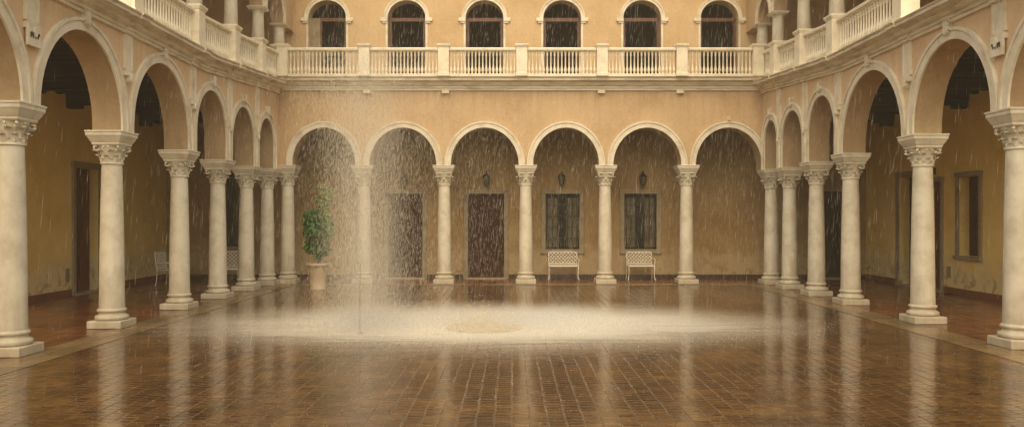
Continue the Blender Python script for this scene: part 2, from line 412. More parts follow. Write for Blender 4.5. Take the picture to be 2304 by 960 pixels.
def arch_curve(a, b_, z0a, z0b, apex, off=0, n=24):
    """points of an opening between a and b_ (off > 0: the outer line of its band)"""
    half = (b_-a)/2; c = (a+b_)/2
    zs = max(z0a, z0b, apex - half*1.12)
    rz = apex - zs
    pts = [(a-off, z0a)]
    for k in range(n+1):
        t = PI - PI*k/n
        pts.append((c + (half+off)*math.cos(t), zs + (rz+off)*math.sin(t)))
    pts.append((b_+off, z0b))
    return pts, zs

def arcade(P, cols, caps, apexes, ztop_fn, hw, mat, name, label, zt_extra=0, wt=WT, soffit=None, ends=None):
    b = MB()
    def quad(p):
        b.add(p, [tuple(range(len(p)))])
    n = len(cols)
    for i, s in enumerate(cols):
        s0 = s-hw if not (ends and i == 0) else ends[0]
        s1 = s+hw if not (ends and i == n-1) else ends[1]
        z0 = caps[i]
        for d in (0, -wt):
            quad([P(s0,z0,d),P(s1,z0,d),P(s1,ztop_fn(s1),d),P(s0,ztop_fn(s0),d)])
        quad([P(s0,z0,0),P(s1,z0,0),P(s1,z0,-wt),P(s0,z0,-wt)])
    curves = []; reveal = []
    for i in range(n-1):
        a, e = cols[i]+hw, cols[i+1]-hw
        pts, zs = arch_curve(a, e, caps[i], caps[i+1], apexes[i])
        curves.append((a, e, caps[i], caps[i+1], apexes[i]))
        for k in range(len(pts)-1):
            p, q = pts[k], pts[k+1]
            if abs(p[0]-q[0]) > 1e-6:
                for d in (0, -wt):
                    quad([P(p[0],p[1],d),P(q[0],q[1],d),P(q[0],ztop_fn(q[0]),d),P(p[0],ztop_fn(p[0]),d)])
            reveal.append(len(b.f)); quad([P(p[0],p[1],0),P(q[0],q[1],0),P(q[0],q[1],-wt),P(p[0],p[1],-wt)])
    for s in ((ends[0] if ends else cols[0]-hw), (ends[1] if ends else cols[-1]+hw)):
        i = 0 if s < cols[1] else -1
        quad([P(s,caps[i],0),P(s,caps[i],-wt),P(s,ztop_fn(s),-wt),P(s,ztop_fn(s),0)])
    o = b.build(name, mat, smooth=True, angle=25)
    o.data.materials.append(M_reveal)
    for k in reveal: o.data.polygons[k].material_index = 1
    bm = bmesh.new(); bm.from_mesh(o.data)
    bmesh.ops.remove_doubles(bm, verts=bm.verts, dist=.0005)
    bmesh.ops.recalc_face_normals(bm, faces=bm.faces); bm.to_mesh(o.data); bm.free()
    o.data.set_sharp_from_angle(angle=R(25))
    tag(o, label, 'wall', kind='thing')
    return o, curves

def archivolt(P, cv, w, proud, mat, parent, groove=True):
    b = MB()
    a, e, za, zb, ap = cv
    def ring(o0, o1, d0, d1):
        p, _ = arch_curve(a, e, za, zb, ap, o0); q, _ = arch_curve(a, e, za, zb, ap, o1)
        for k in range(len(p)-1):
            i0, i1, o_0, o_1 = p[k], p[k+1], q[k], q[k+1]
            b.add([P(*i0,d1),P(*i1,d1),P(*o_1,d1),P(*o_0,d1)], [(0,1,2,3)])
            b.add([P(*i0,d0),P(*i1,d0),P(*i1,d1),P(*i0,d1)], [(0,1,2,3)])
            b.add([P(*o_0,d0),P(*o_1,d0),P(*o_1,d1),P(*o_0,d1)], [(0,1,2,3)])
    ring(0, w*.74, .001, proud)
    ring(w*.74, w, .001, proud*1.7)
    return b.build('archivolt', mat, parent, smooth=True, angle=30)

def ornament(P, s, z, h, parent, mat, name='keystone'):
    """small carved cartouche: scrolls around a shield"""
    b = MB()
    prof = [(.0,.0),(.34,.10),(.5,.32),(.38,.55),(.5,.75),(.3,.95),(.12,1.0)]
    left = [(-x*h*.5, y*h) for x, y in prof]; right = [(x*h*.5, y*h) for x, y in reversed(prof)]
    out = left + right[:-1]
    m = len(out)
    vs = [P(s+x, z+y, .0) for x, y in out] + [P(s+x*.75, z+h*.5+(y-h*.5)*.8, .10) for x, y in out]
    fs = [(k, (k+1) % m, m+(k+1) % m, m+k) for k in range(m)] + [tuple(range(m, 2*m))]
    b.add(vs, fs)
    for sx in (-1, 1):
        for zz in (.28, .8):
            pts = []
            for k in range(9):
                t = k/8*PI*1.6
                pts.append(P(s+sx*(h*.3+h*.12*math.cos(t)), z+zz*h+h*.12*math.sin(t), .07))
            b.tube(pts, h*.045, 5)
    return b.build(name, mat, parent, smooth=True, angle=50)

def strip(P, s, z0, z1, w, parent):
    b = MB()
    def bx(s0, s1, za, zb, d):
        v = [P(x, z, dd) for dd in (.001, d) for z in (za, zb) for x in (s0, s1)]
        b.add(v, [(0,1,3,2),(4,5,7,6),(0,1,5,4),(2,3,7,6),(0,2,6,4),(1,3,7,5)])
    bx(s-w/2, s+w/2, z0+.10, z1, .035)
    bx(s-w/2-.03, s-w/2, z0+.13, z1, .05); bx(s+w/2, s+w/2+.03, z0+.13, z1, .05)
    bx(s-w/2-.035, s+w/2+.035, z0+.02, z0+.10, .06)
    return b.build('pilaster_strip', M_trim, parent)

def cornice(P, pts, prof, parent, mat=M_cornice):
    """profile of (d, z) swept along (s, dz) points"""
    b = MB()
    m = len(prof)
    vs = [P(s, dz+z, d) for s, dz in pts for d, z in prof]
    fs = []
    for i in range(len(pts)-1):
        for k in range(m):
            a_ = i*m+k; b_ = i*m+(k+1) % m
            fs.append((a_, b_, b_+m, a_+m))
    fs.append(tuple(range(m))); fs.append(tuple(range((len(pts)-1)*m, len(pts)*m)))
    b.add(vs, fs)
    return b.build('cornice', mat, parent)

PROF = [(-.02,-.32),(.05,-.32),(.05,-.27),(.08,-.26),(.08,-.215),(.13,-.19),(.16,-.15),(.16,-.125),(.22,-.11),(.27,-.09),(.31,-.085),(.31,-.035),(.335,-.02),(.345,0),(-.02,0)]
HW = .20
walls = {}
for side, P, cols, lab in (('L', P_left, YCOL_L, 'peach plastered arcade wall on the left, six round arches trimmed in white'),
                           ('R', P_right, YCOL_R, 'peach plastered arcade wall on the right, six round arches trimmed in white')):
    w, cvs = arcade(P, cols, CAPZ, APEX, lambda s: balz(s)-.06, HW, M_side, 'arcade_wall', lab, ends=(cols[0]-.3, 22.44))
    for cv in cvs: archivolt(P, cv, .185, .035, M_trim, w)
    for cv in cvs:
        ornament(P, (cv[0]+cv[1])/2, cv[4]+.06, .27, w, M_trim)
    for i, s in enumerate(cols[1:-1]):
        zb = CAPZ[i+1] + (.98 if i == 0 else .92 if i < 3 else .75)
        st = strip(P, s, zb, balz(s)-.30, .20 if i else .24, w)
        ornament(P, s, zb-.10, .17, w, M_trim, 'pendant')
    ys = [cols[0]-.3, cols[0]+.3] + [13, 15, 17, 18, 19, 20, 21, 22.1, 22.5]
    cornice(P, [(y, balz(y)) for y in ys], PROF, w)
    for i, s in enumerate(cols[1:-1]):
        sw = .17
        cornice(P, [(s-sw, balz(s-sw)-.0015), (s+sw, balz(s+sw)-.0015)], [(.0 if d < 0 else d+.035, z) for d, z in PROF], w)
    walls[side] = w
# last back bay ends on the right-hand corner column
wB, cvB = arcade(P_back, XCOL_B + [7.20], [CAPB]*6 + [3.20], [4.38]*6, lambda s: BACKZ-.06, HW, M_peach, 'arcade_wall',
                 'peach plastered back arcade wall over six round arches, facing the viewer', ends=(-7.05, 7.53))
for cv in cvB: archivolt(P_back, cv, .175, .035, M_trim, wB)
cornice(P_back, [(-6.56, BACKZ), (7.04, BACKZ)], [(d, z*1.05) for d, z in PROF], wB)
for i, x in enumerate((-4.06, -1.86, 2.5, 4.70)):
    b = MB(); b.box(x-.10, x+.10, FB-.11, FB, BACKZ-.42, BACKZ-.337)
    b.build('corbel', M_trim, wB)
ornament(P_back, (cvB[5][0]+cvB[5][1])/2, 4.55, .13, wB, M_trim)
# worn plaque with illegible dark scrolls at the foot of the first pilaster strip
for P, s, par in ((P_left, YCOL_L[1], walls['L']), (P_right, YCOL_R[1], walls['R'])):
    b = MB()
    v = [P(s+x, z, d) for d in (.036, .075) for z in (4.17, 4.46) for x in (-.145, .145)]
    b.add(v, [(0,1,3,2),(4,5,7,6),(0,1,5,4),(2,3,7,6),(0,2,6,4),(1,3,7,5)])
    pl = b.build('plaque', M_trim, par)
    b = MB()
    for k in range(4):
        x0 = s - .085 + k*.055
        b.tube([P(x0-.015, 4.28, .08), P(x0-.012, 4.35, .08), P(x0+.012, 4.36, .08), P(x0+.015, 4.30+.02*(k % 2), .08)], .0085, 4)
    b.build('carved_mark', M_iron, pl)

# ------------------------------------------------------------------ columns
H0 = 3.30
def column_parts(root, h=H0):
    k = .27
    b = MB(); b.lathe([(.285,0),(.285,.115),(.272,.125)], square=True)
    pl = b.build('plinth', M_stone, root, bevel=.008)
    b = MB()
    b.lathe([(.245,.126),(.262,.14),(.268,.165),(.262,.19),(.24,.205),(.222,.21),(.210,.225),(.205,.245),(.212,.258),(.228,.265),(.236,.285),(.228,.305),(.212,.315),(.206,.32)], 36)
    b.build('base', M_stone, root, smooth=True, angle=50)
    cz = h-.56
    b = MB()
    pr = []
    for i in range(13):
        t = i/12
        r = .200 - .040*t**1.7
        if i == 0: r = .206
        pr.append((r, .32 + (cz-.32)*t))
    pr += [(.166,cz+.001),(.182,cz+.008),(.186,cz+.022),(.180,cz+.036),(.165,cz+.042)]
    b.lathe(pr, 36)
    b.build('shaft', M_stone, root, smooth=True, angle=50)
    # capital: bell, two rows of curling leaves, corner scrolls, moulded square abacus
    b = MB()
    b.lathe([(.160,cz+.043),(.168,cz+.10),(.180,cz+.20),(.205,cz+.29),(.222,cz+.315)], 28)
    for row, (n, z0, hh, wd, r0, out) in enumerate(((8, cz+.045, .15, .10, .170, .06), (8, cz+.09, .20, .11, .178, .09))):
        for q in range(n):
            a = 2*PI*(q + .5*row)/n
            ca, sa = math.cos(a), math.sin(a)
            vs = []; m = 6
            for i in range(m+1):
                t = i/m
                z = z0 + hh*(1.05*t - .25*max(0, t-.75)*4*t)
                r = r0 + .01 + out*t**2.5 + (.022 if t > .8 else 0)
                ww = wd*(.62 + .5*math.sin(PI*min(1, t*1.1)))*(.35 if i == m else 1)
                for u in (-1, -.5, 0, .5, 1):
                    rad = r - .018*abs(u)**1.5 + (.010 if u == 0 else 0)
                    scal = .5*ww*u*(1 if i % 2 else .86)
                    vs.append((rad*ca - scal*sa, rad*sa + scal*ca, z - .02*abs(u)*t))
            fs = [(i*5+j, i*5+j+1, i*5+j+6, i*5+j+5) for i in range(m) for j in range(4)]
            b.add(vs, fs)
    for q in range(4):
        a = PI/4 + q*PI/2
        ca, sa = math.cos(a), math.sin(a)
        pts = []
        for i in range(14):
            t = i/13*PI*2.2
            rr = .055*(1-.055*i)
            pts.append(((.265 - .01 + rr*math.cos(t+2.6))*ca, (.265 - .01 + rr*math.cos(t+2.6))*sa, cz+.275 + rr*math.sin(t+2.6)))
        b.tube(pts, [.022]*12 + [.018,.014], 5)
        a2 = q*PI/2
        b.tube([(.20*math.cos(a2)+dx*math.sin(a2), .20*math.sin(a2)-dx*math.cos(a2), cz+.285+dz) for dx, dz in ((-.05,.0),(-.02,.03),(.02,.03),(.05,0))], .02, 5)
    b.build('capital', M_stone, root, smooth=True, angle=60)
    b = MB()
    b.lathe([(.215,cz+.316),(.232,cz+.335),(.232,cz+.365),(.245,cz+.378),(.262,cz+.41),(.285,cz+.455),(.300,cz+.478),(.300,cz+.525),(.312,cz+.532),(.312,cz+.56)], square=True)
    b.build('abacus', M_stone, root, bevel=.006)

proto = thing('stone_column', '', 'column')
column_parts(proto)
left_labels = ['near column of the left arcade, standing outside the left edge of the photo',
    'white column with carved capital cut off by the left edge of the photo',
    'white column standing just right of the tall mahogany door in the left gallery',
    'white column of the left arcade beside the white chair seen against the dim wall',
    'white column of the left arcade, just left of the second white chair',
    'white column of the left arcade, just right of the second white chair',
    'front one of the two white columns paired in the left back corner']
right_labels = ['near column of the right arcade, standing outside the right edge of the photo',
    'white column with carved capital at the right edge, beside the small shuttered window',
    'white column of the right arcade in front of the two doors of the right gallery',
    'white column of the right arcade just right of the narrow dark back door',
    'white column of the right arcade just left of the narrow dark back door',
    'white column of the right arcade standing next to the right back corner column',
    'white column in the right back corner where the two arcades meet']
back_labels = ['rear one of the paired corner columns, left of the potted plant',
    'white back column seen through the fountain spray, right of the potted plant',
    'white back column between the two dark wooden doors',
    'white back column between the right-hand wooden door and the first grilled window',
    'white back column between the two benches and grilled windows',
    'white back column right of the second bench, beside the empty bay']
places = []
for xs, ys, labs, gname in ((XL, YCOL_L, left_labels, 'columns of the left arcade'), (XR, YCOL_R, right_labels, 'columns of the right arcade')):
    for i, y in enumerate(ys):
        x = xs
        if xs < 0 and i == 6: x = XL + .02
        places.append((x, y if not (xs > 0 and i == 6) else 22.47, CAPZ[i], labs[i], gname))
for x, l in zip(XCOL_B, back_labels):
    places.append((x, YB, CAPB, l, 'columns of the back arcade'))
for i, (x, y, h, lab, gn) in enumerate(places):
    o = proto if i == 0 else copy_tree(proto)
    o.location = (x, y, .006); o.scale = (1, 1, (h-.006)/H0)
    o['label'] = lab; o['category'] = 'column'; o['group'] = gn

# ------------------------------------------------------------------ doors, windows and gallery walls
def W_left(u, z, d): return (GL + d, u, z)
def W_right(u, z, d): return (GR - d, u, z)
def W_back(u, z, d): return (u, GB - d, z)
def W_up(u, z, d): return (u, 23.3 - d, z)
def pbox(b, P, u0, u1, z0, z1, d0, d1):
    v = [P(u, z, d) for d in (d0, d1) for z in (z0, z1) for u in (u0, u1)]
    b.add(v, [(0,1,3,2),(4,5,7,6),(0,1,5,4),(2,3,7,6),(0,2,6,4),(1,3,7,5)])
def wall_with_holes(P, u0, u1, z0, z1, holes, th):
    """solid wall of thickness th behind face d=0, rectangular holes (ua, ub, za, zb)"""
    us = sorted({u0, u1} | {h[0] for h in holes} | {h[1] for h in holes})
    zs = sorted({z0, z1} | {h[2] for h in holes} | {h[3] for h in holes})
    b = MB()
    inside = lambda u, z: any(h[0] < u < h[1] and h[2] < z < h[3] for h in holes)
    for i in range(len(us)-1):
        for j in range(len(zs)-1):
            if inside((us[i]+us[i+1])/2, (zs[j]+zs[j+1])/2): continue
            for d in (0, -th):
                b.add([P(us[i],zs[j],d),P(us[i+1],zs[j],d),P(us[i+1],zs[j+1],d),P(us[i],zs[j+1],d)], [(0,1,2,3)])
    for h in list(holes) + [(u0,u1,z0,z1)]:
        for (a, c) in (((h[0],h[2]),(h[1],h[2])),((h[1],h[2]),(h[1],h[3])),((h[1],h[3]),(h[0],h[3])),((h[0],h[3]),(h[0],h[2]))):
            b.add([P(*a,0),P(*c,0),P(*c,-th),P(*a,-th)], [(0,1,2,3)])
    return b
def surround(P, u0, u1, z0, z1, w, parent, sill=False, proud=.05, mat=M_surround):
    b = MB()
    pbox(b, P, u0-w, u0, z0, z1, .001, proud); pbox(b, P, u1, u1+w, z0, z1, .001, proud)
    pbox(b, P, u0-w-.02, u1+w+.02, z1, z1+w, .001, proud+.012)
    if sill: pbox(b, P, u0-w-.03, u1+w+.03, z0-w*.8, z0, .001, proud+.04)
    return b.build('stone_frame', mat, parent, bevel=.006)
def make_door(P, wall, u0, u1, z1, rec, mat, w=.15, label=None, leaves=2, threshold=True, fmat=M_surround):
    b = MB(); mid = (u0+u1)/2
    pbox(b, P, u0, u1, .005, z1, -rec-.05, -rec)
    d = b.build('door', mat, wall)
    if label: d['label'] = label
    surround(P, u0, u1, .003, z1, w, d, mat=fmat)
    cuts = [(u0+.03, mid-.012), (mid+.012, u1-.03)] if leaves == 2 else [(u0+.04, u1-.04)]
    for (a, c) in cuts:
        b = MB()
        pbox(b, P, a, c, .03, z1-.03, -rec+.001, -rec+.012)
        rows = [(.10,.30),(.34,.62),(.66,.94)]
        for (r0, r1) in rows:
            za, zb = z1*r0, z1*r1 - .04
            fr = .045
            pbox(b, P, a+.06, c-.06, za, za+fr, -rec+.012, -rec+.032); pbox(b, P, a+.06, c-.06, zb-fr, zb, -rec+.012, -rec+.032)
            pbox(b, P, a+.06, a+.06+fr, za+fr, zb-fr, -rec+.012, -rec+.032); pbox(b, P, c-.06-fr, c-.06, za+fr, zb-fr, -rec+.012, -rec+.032)
            if c-a > .36: pbox(b, P, a+.15, c-.15, za+.10, zb-.10, -rec+.012, -rec+.026)
        b.build('door_leaf', mat, d)
    b = MB()
    hx = cuts[0][1]-.05
    b.tube([P(hx, 1.06, -rec+.012), P(hx, 1.06, -rec+.06), P(hx-.07, 1.06, -rec+.065)], .012, 6)
    b.build('handle', M_iron, d)
    if threshold:
        b = MB(); pbox(b, P, u0-w*.6, u1+w*.6, .0025, .035, -rec+.003, .10); b.build('threshold', M_threshold, d)
    return d

# left gallery wall
LD = (19.20, 20.30, 3.08)
b = wall_with_holes(W_left, -4, GB+.3, .001, 5.2, [(LD[0], LD[1], .001, LD[2])], .35)
wl = tag(b.build('gallery_wall', M_yellow), 'yellow plastered wall of the left gallery with a tall mahogany door', 'wall', kind='thing')
make_door(W_left, wl, LD[0], LD[1], LD[2], .22, M_sidedoor, .13)
b = MB(); pbox(b, W_left, -4, LD[0]-.14, .003, .16, .001, .025); pbox(b, W_left, LD[1]+.14, GB-.03, .003, .16, .001, .025)
b.build('skirting', M_skirt, wl)
b = MB(); pbox(b, W_left, 18.80, 18.94, .34, .66, .001, .02); pbox(b, W_left, 18.82, 18.92, .36, .64, .02, .026)
b.build('cover_plate', M_grey, wl)
# right gallery wall
RW = (18.38, 19.22, .95, 2.83)
RD1 = (21.30, 22.20, 2.98); RD2 = (20.02, 20.80, 2.78)
b = wall_with_holes(W_right, -4, GB+.3, .001, 5.2, [RW, (RD1[0],RD1[1],.001,RD1[2]), (RD2[0],RD2[1],.001,RD2[2])], .35)
wr = tag(b.build('gallery_wall', M_yellow), 'yellow plastered wall of the right gallery with a small shuttered window and two doors', 'wall', kind='thing')
make_door(W_right, wr, *RD1, .28, M_greenwood, .13, 'dark green door farther along the wall')
make_door(W_right, wr, *RD2, .25, M_sidedoor, .10, 'dark red-brown door nearer the shuttered window')
b = MB(); pbox(b, W_right, 20.28, 20.54, 2.95, 3.12, .001, .03); b.build('vent_grille', M_iron, wr)
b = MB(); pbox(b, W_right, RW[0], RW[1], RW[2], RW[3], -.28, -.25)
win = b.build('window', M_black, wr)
surround(W_right, *RW, .11, win, sill=True)
b = MB()
mid = (RW[0]+RW[1])/2
for (a, c) in ((RW[0]+.02, mid-.01), (mid+.01, RW[1]-.02)):
    pbox(b, W_right, a, c, RW[2]+.02, RW[3]-.02, -.249, -.225)
    for k in range(16):
        z = RW[2]+.10 + k*.105
        pbox(b, W_right, a+.05, c-.05, z, z+.06, -.225, -.21)
b.build('shutter', M_door, win)
b = MB()
for (a, c) in ((-4, RW[0]+0),): pbox(b, W_right, a, RD2[0]-.11, .003, .16, .001, .025)
pbox(b, W_right, RD2[1]+.11, RD1[0]-.14, .003, .16, .001, .025); pbox(b, W_right, RD1[1]+.14, GB-.03, .003, .16, .001, .025)
b.build('skirting', M_skirt, wr)
b = MB(); pbox(b, W_right, 19.60, 19.72, .40, .66, .001, .035); pbox(b, W_right, 19.62, 19.70, .43, .63, .035, .045)
b.build('meter_box', M_grey, wr)
# back gallery wall
BD = [(-3.76,-2.72,2.58), (-1.34,-.24,2.58)]
BW = [(1.02,2.05,.90,2.58), (3.41,4.39,.90,2.58)]
SW = (-8.95,-8.22,.98,3.2); SD = (9.45,10.05,2.66)
holes = [(a,c,.001,z) for a,c,z in BD] + BW + [SW, (SD[0],SD[1],.001,SD[2])]
b = wall_with_holes(W_back, GL-.3, GR+.3, .001, 5.7, holes, .35)
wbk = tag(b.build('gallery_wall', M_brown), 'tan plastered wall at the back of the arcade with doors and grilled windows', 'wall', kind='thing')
for i, (a, c, z) in enumerate(BD):
    make_door(W_back, wbk, a, c, z, .16, M_door, .13, ['dark wooden door behind the fountain spray', 'dark wooden door near the middle of the wall'][i], fmat=M_brown if 0 else M_surround)
make_door(W_back, wbk, *SD, .2, M_greenwood, .10, 'narrow dark green door at the right end of the wall', leaves=1)
def grilled(P, r, wall, bars=7, frame=.13):
    u0, u1, z0, z1 = r
    b = MB(); fr = .055; mid = (u0+u1)/2
    pbox(b, P, u0, u1, z0, z1, -.16, -.12)
    w = b.build('window', M_greenwood, wall)
    surround(P, u0, u1, z0, z1, frame, w, sill=False)
    b = MB(); pbox(b, P, u0-frame-.02, u1+frame+.02, z0-frame, z0, .001, .06); b.build('sill', M_surround, w)
    for (a, c) in ((u0+.035, mid-.12), (mid+.12, u1-.035)):
        b = MB(); pbox(b, P, a, c, z0+.06, z1-.12, -.119, -.10); b.build('pane', M_pane, w)
    b = MB()
    pbox(b, P, mid-.115, mid-.012, z0+.02, z1-.02, -.119, -.085); pbox(b, P, mid+.012, mid+.115, z0+.02, z1-.02, -.119, -.085)
    pbox(b, P, u0+.004, u1-.004, z1-.115, z1-.004, -.119, -.09)
    b.build('sash', M_greenwood, w)
    b = MB()
    for k in range(bars):
        u = u0 + (u1-u0)*(k+.5)/bars
        b.tube([P(u, z0+.002, -.03), P(u, z1-.002, -.03)], .009, 6)
    for k in range(1, 5):
        z = z0 + (z1-z0)*k/5
        pbox(b, P, u0+.002, u1-.002, z-.010, z+.010, -.05, -.034)
    b.build('grille', M_iron, w)
    return w
grilled(W_back, BW[0], wbk)['label'] = 'grilled window above the left bench'
grilled(W_back, BW[1], wbk)['label'] = 'grilled window above the right bench'
grilled(W_back, SW, wbk, 5, .08)['label'] = 'tall dark window at the left end of the wall'
b = MB()
segs = [(GL+.03,SW[0]-0),]
cuts = sorted([(BD[0][0]-.14,BD[0][1]+.14),(BD[1][0]-.14,BD[1][1]+.14),(SD[0]-.11,SD[1]+.11)])
u = GL+.03
for a, c in cuts:
    pbox(b, W_back, u, a, .003, .14, .001, .025); u = c
pbox(b, W_back, u, GR-.03, .003, .14, .001, .025)
b.build('skirting', M_skirtdark, wbk)

# ------------------------------------------------------------------ timber ceilings of the galleries
def ceiling(x0, x1, y0, y1, z, label, along='x', step=.46, wall_x=None):
    b = MB(); b.box(x0, x1, y0, y1, z, z+.05)
    c = b.build('timber_ceiling', M_darkwood); tag(c, label, 'ceiling', kind='thing')
    n = int(((y1-y0) if along == 'x' else (x1-x0))/step)
    for k in range(n):
        big = k % 4 == 1
        dz = .26 if big else .15; w = .10 if big else .065
        b = MB()
        if along == 'x':
            y = y0 + (k+.5)*step
            b.box(x0+.002, x1-.002, y-w, y+w, z-dz, z-.001)
            if big and wall_x is not None:
                sgn = 1 if wall_x < 0 else -1
                xa, xb = sorted((wall_x+sgn*.003, wall_x+sgn*.34)); b.box(xa, xb, y-w+.012, y+w-.012, z-dz-.17, z-dz-.001)
                xa, xb = sorted((wall_x+sgn*.341, wall_x+sgn*.52)); b.box(xa, xb, y-w+.012, y+w-.012, z-dz-.09, z-dz-.001)
        else:
            x = x0 + (k+.5)*step
            b.box(x-w, x+w, y0+.002, y1-.002, z-.15, z-.001)
        b.build('beam', M_darkwood, c)
    return c
ceiling(GL+.001, FL-WT-.002, 12.7, GB-.002, 4.86, 'blackened timber beam ceiling of the left gallery', wall_x=GL)
ceiling(FR+WT+.002, GR-.001, 12.7, GB-.002, 4.86, 'blackened timber beam ceiling of the right gallery', wall_x=GR)
ceiling(FL-WT+.03, FR+WT-.03, FB+WT+.002, GB-.002, 5.1, 'timber ceiling of the back gallery, hidden in the dark arches', 'y', .9)

# ------------------------------------------------------------------ upper floor: slabs, back wall with six arched doors, side loggias
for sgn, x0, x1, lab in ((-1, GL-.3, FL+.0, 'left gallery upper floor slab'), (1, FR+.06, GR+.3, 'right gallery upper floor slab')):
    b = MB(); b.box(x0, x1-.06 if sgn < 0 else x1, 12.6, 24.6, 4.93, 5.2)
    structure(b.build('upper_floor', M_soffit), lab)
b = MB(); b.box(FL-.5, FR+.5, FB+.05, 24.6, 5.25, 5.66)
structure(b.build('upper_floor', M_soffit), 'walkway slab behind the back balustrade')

ACX = [-5.38,-3.07,-.80,1.46,3.79,6.04]; AHW = .55; ASP = 7.66
def upper_wall():
    b = MB(); P = W_up; z0, z1, th = 5.60, 9.6, .45
    q = lambda p: b.add(p, [tuple(range(len(p)))])
    edges = [GL-.3] + [x+s*AHW for x in ACX for s in (-1, 1)] + [GR+.3]
    for i in range(0, len(edges), 2):
        for d in (0, -th): q([P(edges[i],z0,d),P(edges[i+1],z0,d),P(edges[i+1],z1,d),P(edges[i],z1,d)])
    for x in ACX:
        n = 20; pts = [(x-AHW, z0)] + [(x+AHW*math.cos(PI-PI*k/n), ASP+AHW*.94*math.sin(PI-PI*k/n)) for k in range(n+1)] + [(x+AHW, z0)]
        for k in range(len(pts)-1):
            p, r = pts[k], pts[k+1]
            if abs(p[0]-r[0]) > 1e-6:
                for d in (0, -th): q([P(*p,d),P(*r,d),P(r[0],z1,d),P(p[0],z1,d)])
            q([P(*p,0),P(*r,0),P(*r,-th),P(*p,-th)])
    o = b.build('upper_wall', M_upper, smooth=True, angle=25)
    return tag(o, 'ochre upper back wall with six round-headed dark doors', 'wall', kind='thing')
uw = upper_wall()
for i, x in enumerate(ACX):
    rec = .20
    b = MB()
    n = 20; P = W_up; h = AHW-.003
    pts = [(x-h, 5.67)] + [(x+h*math.cos(PI-PI*k/n), ASP+h*.94*math.sin(PI-PI*k/n)) for k in range(n+1)] + [(x+h, 5.67)]
    b.add([P(*p,-rec-.2) for p in pts], [tuple(range(len(pts)))])  # flat black sheet, paints the darkness of the room behind the opening
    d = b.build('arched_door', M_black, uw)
    b = MB()
    fw = .085
    if i == 0:
        pbox(b, P, x-.26, x-.20, 5.67, ASP-.05, -rec-.06, -rec); pbox(b, P, x+h-.09, x+h, 5.67, ASP-.05, -rec-.06, -rec)
    else:
        pbox(b, P, x-h, x-h+fw, 5.67, ASP-.05, -rec-.06, -rec); pbox(b, P, x+h-fw, x+h, 5.67, ASP-.05, -rec-.06, -rec)
    pbox(b, P, x-h if i else x-.26, x+h, ASP-.05, ASP+.05, -rec-.065, -rec+.01)
    b.build('wooden_frame', M_frame, d)
    if i == 0:
        b = MB(); pbox(b, P, x-h, x-.261, 5.67, ASP+.05, -rec-.05, -rec-.01); b.build('open_shutter', M_surround, d)
    b = MB()
    cv = (x-AHW, x+AHW, 5.67, 5.67, ASP+AHW*.94)
    def ring(o0, o1, d1):
        pp = [(x+(AHW+o0)*math.cos(PI-PI*k/n), ASP+(AHW*.94+o0)*math.sin(PI-PI*k/n)) for k in range(n+1)]
        qq = [(x+(AHW+o1)*math.cos(PI-PI*k/n), ASP+(AHW*.94+o1)*math.sin(PI-PI*k/n)) for k in range(n+1)]
        for k in range(n):
            b.add([P(*pp[k],d1),P(*pp[k+1],d1),P(*qq[k+1],d1),P(*qq[k],d1)], [(0,1,2,3)])
            b.add([P(*qq[k],.001),P(*qq[k+1],.001),P(*qq[k+1],d1),P(*qq[k],d1)], [(0,1,2,3)])
            b.add([P(*pp[k],.001),P(*pp[k+1],.001),P(*pp[k+1],d1),P(*pp[k],d1)], [(0,1,2,3)])
    ring(0, .08, .03); ring(.08, .115, .055)
    for sg in (-1, 1):
        a, c = sorted((x+sg*AHW, x+sg*(AHW+.20))); pbox(b, P, a, c, ASP-.10, ASP-.002, .001, .075)
        a, c = sorted((x+sg*AHW, x+sg*(AHW+.15))); pbox(b, P, a, c, ASP-.15, ASP-.101, .001, .05)
        a, c = sorted((x+sg*AHW, x+sg*(AHW+.06))); pbox(b, P, a, c, 5.67, ASP-.151, .001, .022)
    b.build('door_surround', M_trim, d)

# upper side walls and loggias
for P0, lab in ((W_left, 'dim ochre wall inside the left upper loggia'), (W_right, 'dim ochre wall inside the right upper loggia')):
    b = MB(); pbox(b, P0, 12.6, 23.3, 5.21, 9.4, -.3, 0)
    tag(b.build('upper_wall', M_upper), lab, 'wall', kind='thing')
UPX_L, UPX_R = -6.50, 6.98           # axis of the balustrade and of the upper columns
UH = 1.05
def P_ul(s, z, d): return (UPX_L + .17 + d, s, z)
def P_ur(s, z, d): return (UPX_R - .17 - d, s, z)
US = 7.22
for P0, cols, lab in ((P_ul, YCOL_L[2:6] + [22.30], 'arched loggia wall above the left balcony columns'), (P_ur, YCOL_R[2:6] + [22.30], 'arched loggia wall above the right balcony columns')):
    w, cvs = arcade(P0, cols, [US]*5, [US + (cols[i+1]-cols[i])/2 - .12 + .02 for i in range(4)], lambda s: 9.3, .17, M_upper, 'loggia_wall', lab, wt=.34, ends=(cols[0]-.5, 23.28))
    for cv in cvs: archivolt(P0, cv, .13, .03, M_trim, w)
uproto = thing('loggia_column', '', 'column')
b = MB(); b.lathe([(.168,0),(.168,.02),(.158,.026)], 28); b.build('base', M_stone, uproto, smooth=True)
b = MB(); b.lathe([(.152,.0262)] + [(.152-.020*k/8, .04+(.80-.04)*k/8) for k in range(9)] + [(.145,.81),(.145,.83),(.13,.84)], 28)
b.build('shaft', M_stone, uproto, smooth=True, angle=50)
b = MB(); b.lathe([(.13,.841),(.14,.87),(.165,.90),(.178,.91)], 28); b.lathe([(.18,.911),(.19,.93),(.205,.96),(.215,.975),(.215,1.0)], square=True)
b.build('capital', M_stone, uproto, smooth=True, angle=40)
ups = []
pos_words = ['first', 'second', 'third', 'fourth', 'fifth', 'corner']
